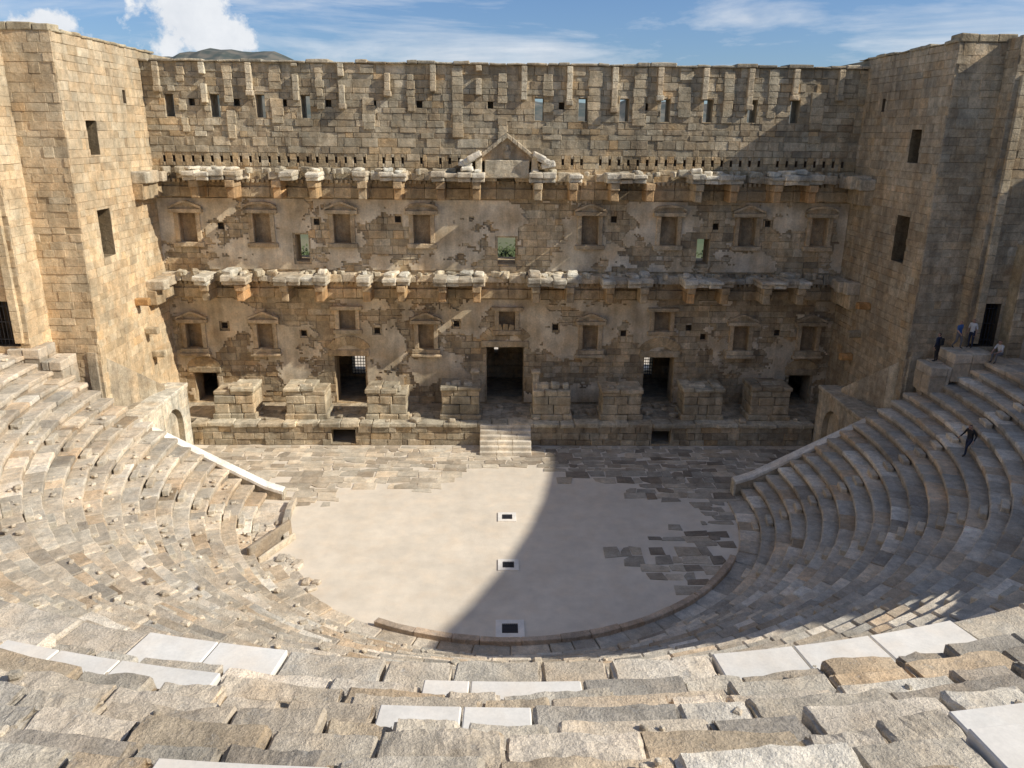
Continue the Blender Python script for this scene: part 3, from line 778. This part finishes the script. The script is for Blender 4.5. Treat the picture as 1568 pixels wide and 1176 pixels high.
# ------------------------------------------------------------------ unseen gallery on the cavea rim, heightened and cut to shape the orchestra shadow
gl=empty('shadow_gallery'); mb=MB()
GR,GH=40.6,28.3
for (d0,d1) in ((-93,-55),(57,93)):
    n=int((d1-d0)/5)
    for i in range(n):
        a0=math.radians(d0+(d1-d0)*i/n);a1=math.radians(d0+(d1-d0)*(i+1)/n); am=(a0+a1)/2; w=(a1-a0)
        t=(.38,.32,.24)
        def seg(p,q,z0_,z1_,r0=GR,r1=GR+.8):
            mb.face([pol(r0,p,z0_),pol(r0,q,z0_),pol(r0,q,z1_),pol(r0,p,z1_)],var(t,.1))
            mb.face([pol(r1,p,z0_),pol(r1,q,z0_),pol(r1,q,z1_),pol(r1,p,z1_)],var(t,.1))
            mb.face([pol(r0,p,z0_),pol(r1,p,z0_),pol(r1,p,z1_),pol(r0,p,z1_)],t); mb.face([pol(r0,q,z0_),pol(r1,q,z0_),pol(r1,q,z1_),pol(r0,q,z1_)],t)
            mb.face([pol(r0,p,z0_),pol(r0,q,z0_),pol(r1,q,z0_),pol(r1,p,z0_)],t)
        seg(a0,a0+w*.18,18.,GH); seg(a1-w*.18,a1,18.,GH)
        m=10
        for k in range(m):
            u0=-1+2*k/m;u1=-1+2*(k+1)/m; uu=(u0+u1)/2
            seg(am+u0*w*.32,am+u1*w*.32,22.2+2.2*math.sqrt(1-uu*uu),GH)
        seg(a0,a1,18.,GH,GR+3.2,GR+4)
        mb.face([pol(GR,a0,GH),pol(GR,a1,GH),pol(GR+4,a1,GH),pol(GR+4,a0,GH)],t)
mb.build('arches_and_vault',[M_wall],gl)
# ------------------------------------------------------------------ trees behind
M_leaf=plain('pine_foliage',(.075,.10,.035),.9); M_bark=plain('bark',(.13,.09,.06),.95)
for (tx,ty,th) in ((1.0,84,6.4),(7,96,6.5),(-22,84,6.6),(-28,94,8.),(23.5,86,6.6),(29,95,8)):
    e=empty('pine_tree'); e.location=(tx,ty,0)
    mb=MB()
    N=8
    def tube(p0,p1,r0,r1):
        d=(p1-p0).normalized(); a=d.orthogonal().normalized(); b_=d.cross(a)
        for i in range(N):
            q=[2*math.pi*i/N,2*math.pi*(i+1)/N]
            mb.face([p0+(a*math.cos(q[0])+b_*math.sin(q[0]))*r0,p0+(a*math.cos(q[1])+b_*math.sin(q[1]))*r0,p1+(a*math.cos(q[1])+b_*math.sin(q[1]))*r1,p1+(a*math.cos(q[0])+b_*math.sin(q[0]))*r1],(.1,.1,.1))
    tube(Vector((0,0,0)),Vector((.2,0,th*.55)),.35,.22); tube(Vector((.2,0,th*.55)),Vector((.1,.1,th*.92)),.22,.06)
    cl=[]
    for i in range(16):
        a=R.uniform(0,6.28); z=th*R.uniform(.45,.95); L=R.uniform(1.5,3.6)*(1.25-z/th); p=Vector((.2,0,z)); q=p+Vector((math.cos(a)*L,math.sin(a)*L,R.uniform(.2,1)))
        tube(p,q,.09,.03); cl.append((q,R.uniform(.8,1.5))); cl.append((p.lerp(q,.6),R.uniform(.6,1.1)))
    mb.build('trunk',[M_bark],e)
    mb=MB()
    for c,s in cl:
        for i in range(110):
            v=Vector((R.gauss(0,.5),R.gauss(0,.5),R.gauss(0,.35)))*s; p=c+v
            a=Vector((R.uniform(-1,1),R.uniform(-1,1),R.uniform(-1,1))).normalized()*.2; b_=a.orthogonal().normalized()*.12
            mb.face([p-a,p+b_,p+a,p-b_],(.1,.1,.1))
    mb.build('foliage',[M_leaf],e)
# ------------------------------------------------------------------ people
M_skin=plain('skin',(.45,.27,.19),.6); M_hair=plain('hair',(.03,.02,.015),.7); M_shoe=plain('shoes',(.05,.045,.04),.7)
def person(loc,yaw,shirt,trouser,pose,h=1.68,hair=M_hair,longsleeve=False,bag=None):
    J={'pel':(0,0,.95,.13),'sp':(0,0,1.12,.125),'ch':(0,0,1.32,.145),'nk':(0,.01,1.47,.055),'hd':(0,-.01,1.58,.082),'hm':(0,0,1.63,.098),'ht':(0,.01,1.70,.06),
       'shL':(.17,0,1.41,.065),'elL':(.24,.02,1.14,.045),'wrL':(.25,-.05,.88,.03),'shR':(-.17,0,1.41,.065),'elR':(-.24,.02,1.14,.045),'wrR':(-.25,-.05,.88,.03),
       'hpL':(.09,0,.90,.1),'knL':(.10,-.01,.50,.065),'anL':(.10,.02,.09,.042),'toL':(.11,-.15,.04,.035),
       'hpR':(-.09,0,.90,.1),'knR':(-.10,-.01,.50,.065),'anR':(-.10,.02,.09,.042),'toR':(-.11,-.15,.04,.035)}
    for k,v in pose.items(): J[k]=(*v,J[k][3])
    E=[('pel','sp','s'),('sp','ch','s'),('ch','nk','s'),('nk','hd','k'),('hd','hm','k'),('hm','ht','k'),('ch','shL','s'),('ch','shR','s'),('shL','elL','s'),('shR','elR','s'),
       ('elL','wrL','s' if longsleeve else 'k'),('elR','wrR','s' if longsleeve else 'k'),('pel','hpL','t'),('pel','hpR','t'),('hpL','knL','t'),('hpR','knR','t'),('knL','anL','t'),('knR','anR','t'),('anL','toL','b'),('anR','toR','b')]
    J={k:list(v) for k,v in J.items()}; E=list(E)
    for s in 'LR':
        w=Vector(J['wr'+s][:3]); el=Vector(J['el'+s][:3]); d=(w-el).normalized(); sd=Vector((0,-1,0))-d*Vector((0,-1,0)).dot(d); sd.normalize(); nr=d.cross(sd)
        pm=w+d*.075; J['pm'+s]=[*pm,.026]; E.append(('wr'+s,'pm'+s,'k'))
        for i,(o,ln) in enumerate(((.03,.065),(.01,.078),(-.01,.072),(-.03,.055))):
            a=pm+sd*o+d*.03; b_=a+d*ln*.5+nr*.008; c=b_+d*ln*.45+nr*.025
            J[f'f{s}{i}a']=[*a,.0095];J[f'f{s}{i}b']=[*b_,.0085];J[f'f{s}{i}c']=[*c,.007]
            E+=[('pm'+s,f'f{s}{i}a','k'),(f'f{s}{i}a',f'f{s}{i}b','k'),(f'f{s}{i}b',f'f{s}{i}c','k')]
        a=w+d*.04+sd*.035; c=a+sd*.025+d*.045; J[f't{s}a']=[*a,.011];J[f't{s}c']=[*c,.009]; E+=[('pm'+s,f't{s}a','k'),(f't{s}a',f't{s}c','k')]
    names=list(J); ix={n_:i for i,n_ in enumerate(names)}
    me=bpy.data.meshes.new('tmp'); me.from_pydata([J[n_][:3] for n_ in names],[(ix[a],ix[b_]) for a,b_,_ in E],[])
    o=bpy.data.objects.new('tmp',me); sc.collection.objects.link(o)
    md=o.modifiers.new('skin','SKIN')
    sv=me.skin_vertices[0].data
    for i,n_ in enumerate(names): r_=J[n_][3]; sv[i].radius=(r_,r_*(.8 if n_ in('ch','sp','pel') else 1)); sv[i].use_root=(n_=='pel')
    ss=o.modifiers.new('sub','SUBSURF'); ss.levels=1
    bpy.context.view_layer.update(); dg=bpy.context.evaluated_depsgraph_get()
    nm=bpy.data.meshes.new_from_object(o.evaluated_get(dg)); bpy.data.objects.remove(o)
    mats=[shirt,trouser,M_skin,M_shoe,hair]; nm.materials.clear()
    for m in mats: nm.materials.append(m)
    segs=[(Vector(J[a][:3]),Vector(J[b_][:3]),{'s':0,'t':1,'k':2,'b':3}[c],a) for a,b_,c in E]
    hm=Vector(J['hm'][:3])
    for p in nm.polygons:
        c=p.center; best=9;lab=0
        for a,b_,k,_ in segs:
            ab=b_-a; t=max(0,min(1,(c-a).dot(ab)/max(1e-9,ab.dot(ab)))); d=(c-(a+ab*t)).length
            if d<best: best=d;lab=k
        if (c-hm).length<.17 and lab==2 and (c.z>hm.z+.035 or (c.y>hm.y+.03 and c.z>hm.z-.09)): lab=4
        p.material_index=lab; p.use_smooth=True
    root=empty('person'); root.location=loc; root.rotation_euler=(0,0,yaw); root.scale=(h/1.75,)*3
    b_=bpy.data.objects.new('body',nm); sc.collection.objects.link(b_); b_.parent=root
    f=MB()
    def blob(c,s,m): 
        rbox(f,c[0]-s[0],c[0]+s[0],c[1]-s[1],c[1]+s[1],c[2]-s[2],c[2]+s[2],(.1,.1,.1),amp=0,e=min(s)*.8,seg=(1,1,1),m=m)
    hx,hy,hz=hm
    blob((hx,hy-.098,hz-.03),(.011,.017,.02),0); blob((hx,hy-.088,hz-.072),(.022,.006,.006),1)
    for s in(-1,1): blob((hx+s*.032,hy-.088,hz-.0),(.011,.006,.006),2); blob((hx+s*.096,hy+.005,hz-.02),(.012,.02,.03),0)
    f.build('face',[M_skin,plain('lips',(.3,.12,.1)),plain('eye',(.02,.02,.02))],root,smooth=True)
    if bag:
        g_=MB(); rbox(g_,-.15,.15,.12,.27,1.02,1.42,(.1,.1,.1),amp=.01,e=.05,seg=(2,1,2)); g_.build('backpack',[bag],root)
def seat_at(x,y):
    r=math.hypot(x,y-CY); i=int((r-12.9)/.64); 
    return rowz(NR-1)+.02 if i>=NR else rowz(max(0,i))
navy=plain('navy_cloth',(.02,.03,.06)); black=plain('black_cloth',(.02,.02,.022)); white=plain('white_cloth',(.6,.6,.58)); blue=plain('blue_cloth',(.05,.12,.3)); grey=plain('grey_cloth',(.15,.15,.16))
walk={'knL':(.10,-.16,.53),'anL':(.10,-.12,.13),'toL':(.11,-.3,.09),'knR':(-.10,.02,.50),'anR':(-.10,.26,.14),'toR':(-.11,.12,.05),'elL':(.25,.12,1.16),'wrL':(.27,.06,.92),'elR':(-.25,-.06,1.15),'wrR':(-.24,-.25,1.0)}
step={'pel':(0,0,.92),'knL':(.10,-.26,.60),'anL':(.10,-.28,.17),'toL':(.11,-.45,.12),'ch':(0,-.06,1.3),'nk':(0,-.09,1.44),'hd':(0,-.12,1.54),'hm':(0,-.12,1.6),'ht':(0,-.11,1.67),'shL':(.17,-.06,1.39),'shR':(-.17,-.06,1.39),'elR':(-.28,-.10,1.15),'wrR':(-.30,-.3,1.0),'elL':(.27,.04,1.13),'wrL':(.30,-.12,.92)}
sit={'pel':(0,.1,.50),'sp':(0,.06,.68),'ch':(0,-.02,.88),'nk':(0,-.05,1.02),'hd':(0,-.09,1.12),'hm':(0,-.09,1.18),'ht':(0,-.08,1.25),'shL':(.17,-.02,.96),'shR':(-.17,-.02,.96),'elL':(.22,-.15,.74),'wrL':(.14,-.36,.62),'elR':(-.22,-.15,.74),'wrR':(-.14,-.36,.62),
     'hpL':(.09,.06,.48),'hpR':(-.09,.06,.48),'knL':(.12,-.36,.5),'knR':(-.12,-.36,.5),'anL':(.12,-.34,.09),'anR':(-.12,-.34,.09),'toL':(.13,-.5,.04),'toR':(-.13,-.5,.04)}
person((22.4,38.9,7.73),math.radians(-150),navy,black,{},1.6,longsleeve=True,bag=black)
person((23.4,38.9,8.43),math.radians(20),blue,grey,walk,1.55)
person((24.2,39.1,8.43),math.radians(-60),white,navy,{},1.6)
person((24.9,37.7,8.03),math.radians(-70),white,grey,sit,1.65)
person((20.2,31.5,seat_at(20.2,31.5)),math.radians(-70),black,navy,step,1.6,longsleeve=True)
# ------------------------------------------------------------------ light and sky
d=Vector((-1,.255,-.75)).normalized()
sl=bpy.data.lights.new('sun','SUN'); sl.energy=5.0; sl.angle=math.radians(.53); sl.color=(1,.94,.84)
so=bpy.data.objects.new('sun',sl); sc.collection.objects.link(so); so.rotation_euler=d.to_track_quat('-Z','Y').to_euler()
w=bpy.data.worlds.new('World'); sc.world=w; w.use_nodes=True; n=w.node_tree.nodes; l=w.node_tree.links
bg=n['Background']; sky=n.new('ShaderNodeTexSky'); sky.sky_type='NISHITA'; sky.sun_disc=False
sky.sun_elevation=math.asin(-d.z); sky.sun_rotation=math.atan2(-d.x,-d.y); sky.altitude=100; sky.air_density=1.0; sky.dust_density=.7; sky.ozone_density=2.5
tc=n.new('ShaderNodeTexCoord')
mp=n.new('ShaderNodeMapping'); mp.inputs['Scale'].default_value=(3.,3.,18.); mp.inputs['Rotation'].default_value=(0,math.radians(4),0); l.new(tc.outputs['Generated'],mp.inputs[0])
nz=n.new('ShaderNodeTexNoise'); nz.inputs['Scale'].default_value=1.0; nz.inputs['Detail'].default_value=10; nz.inputs['Roughness'].default_value=.6; nz.inputs['Distortion'].default_value=.4; l.new(mp.outputs[0],nz.inputs['Vector'])
r1=n.new('ShaderNodeMapRange'); r1.inputs[1].default_value=.48;r1.inputs[2].default_value=.70;r1.inputs[3].default_value=0;r1.inputs[4].default_value=.8; l.new(nz.outputs['Fac'],r1.inputs[0])
nz2=n.new('ShaderNodeTexNoise'); nz2.inputs['Scale'].default_value=26; nz2.inputs['Detail'].default_value=10; nz2.inputs['Roughness'].default_value=.6; l.new(tc.outputs['Generated'],nz2.inputs['Vector'])
def cumulus(cd,s):
    cd=Vector(cd).normalized()
    a=n.new('ShaderNodeVectorMath'); a.operation='SUBTRACT'; l.new(tc.outputs['Generated'],a.inputs[0]); a.inputs[1].default_value=cd
    b_=n.new('ShaderNodeVectorMath'); b_.operation='MULTIPLY'; l.new(a.outputs[0],b_.inputs[0]); b_.inputs[1].default_value=s
    ln=n.new('ShaderNodeVectorMath'); ln.operation='LENGTH'; l.new(b_.outputs[0],ln.inputs[0])
    ad=n.new('ShaderNodeMath'); ad.operation='MULTIPLY_ADD'; l.new(nz2.outputs['Fac'],ad.inputs[0]); ad.inputs[1].default_value=-3.6; l.new(ln.outputs['Value'],ad.inputs[2])
    r2=n.new('ShaderNodeMapRange'); r2.inputs[1].default_value=-.7;r2.inputs[2].default_value=-1.15;r2.inputs[3].default_value=0;r2.inputs[4].default_value=.95; l.new(ad.outputs[0],r2.inputs[0]); return r2.outputs[0]
def mxm(a,b_):
    x=n.new('ShaderNodeMath'); x.operation='MAXIMUM'; l.new(a,x.inputs[0]); l.new(b_,x.inputs[1]); return x.outputs[0]
cm=mxm(r1.outputs[0],mxm(mxm(cumulus((-.365,1.0,.12),(21,21,26)),cumulus((-.33,1.0,.10),(22,22,44))),cumulus((-.53,1.0,.11),(28,28,52))))
tn=n.new('ShaderNodeMixRGB'); tn.blend_type='MULTIPLY'; tn.inputs[0].default_value=1; l.new(sky.outputs[0],tn.inputs[1]); tn.inputs[2].default_value=(.88,1.06,1.36,1)
cc=n.new('ShaderNodeMixRGB'); l.new(nz2.outputs['Fac'],cc.inputs[0]); cc.inputs[1].default_value=(7.6,8.1,8.9,1); cc.inputs[2].default_value=(12.2,12.3,12.4,1)
mc=n.new('ShaderNodeMixRGB'); l.new(cm,mc.inputs[0]); l.new(tn.outputs[0],mc.inputs[1]); l.new(cc.outputs[0],mc.inputs[2])
l.new(mc.outputs[0],bg.inputs['Color']); bg.inputs['Strength'].default_value=.083
# ------------------------------------------------------------------ camera
cam=bpy.data.cameras.new('camera'); co=bpy.data.objects.new('camera',cam); sc.collection.objects.link(co)
cam.sensor_width=36; cam.lens=27.45; cam.clip_end=20000; cam.clip_start=.1
Mx=Matrix.Rotation(math.radians(-1.22),4,'Z')@Matrix.Rotation(math.radians(90-17.8),4,'X')@Matrix.Rotation(math.radians(.6),4,'Z')
Mx.translation=cam_p; co.matrix_world=Mx
sc.camera=co
sc.view_settings.view_transform='Standard'; sc.view_settings.look='None'; sc.view_settings.exposure=0
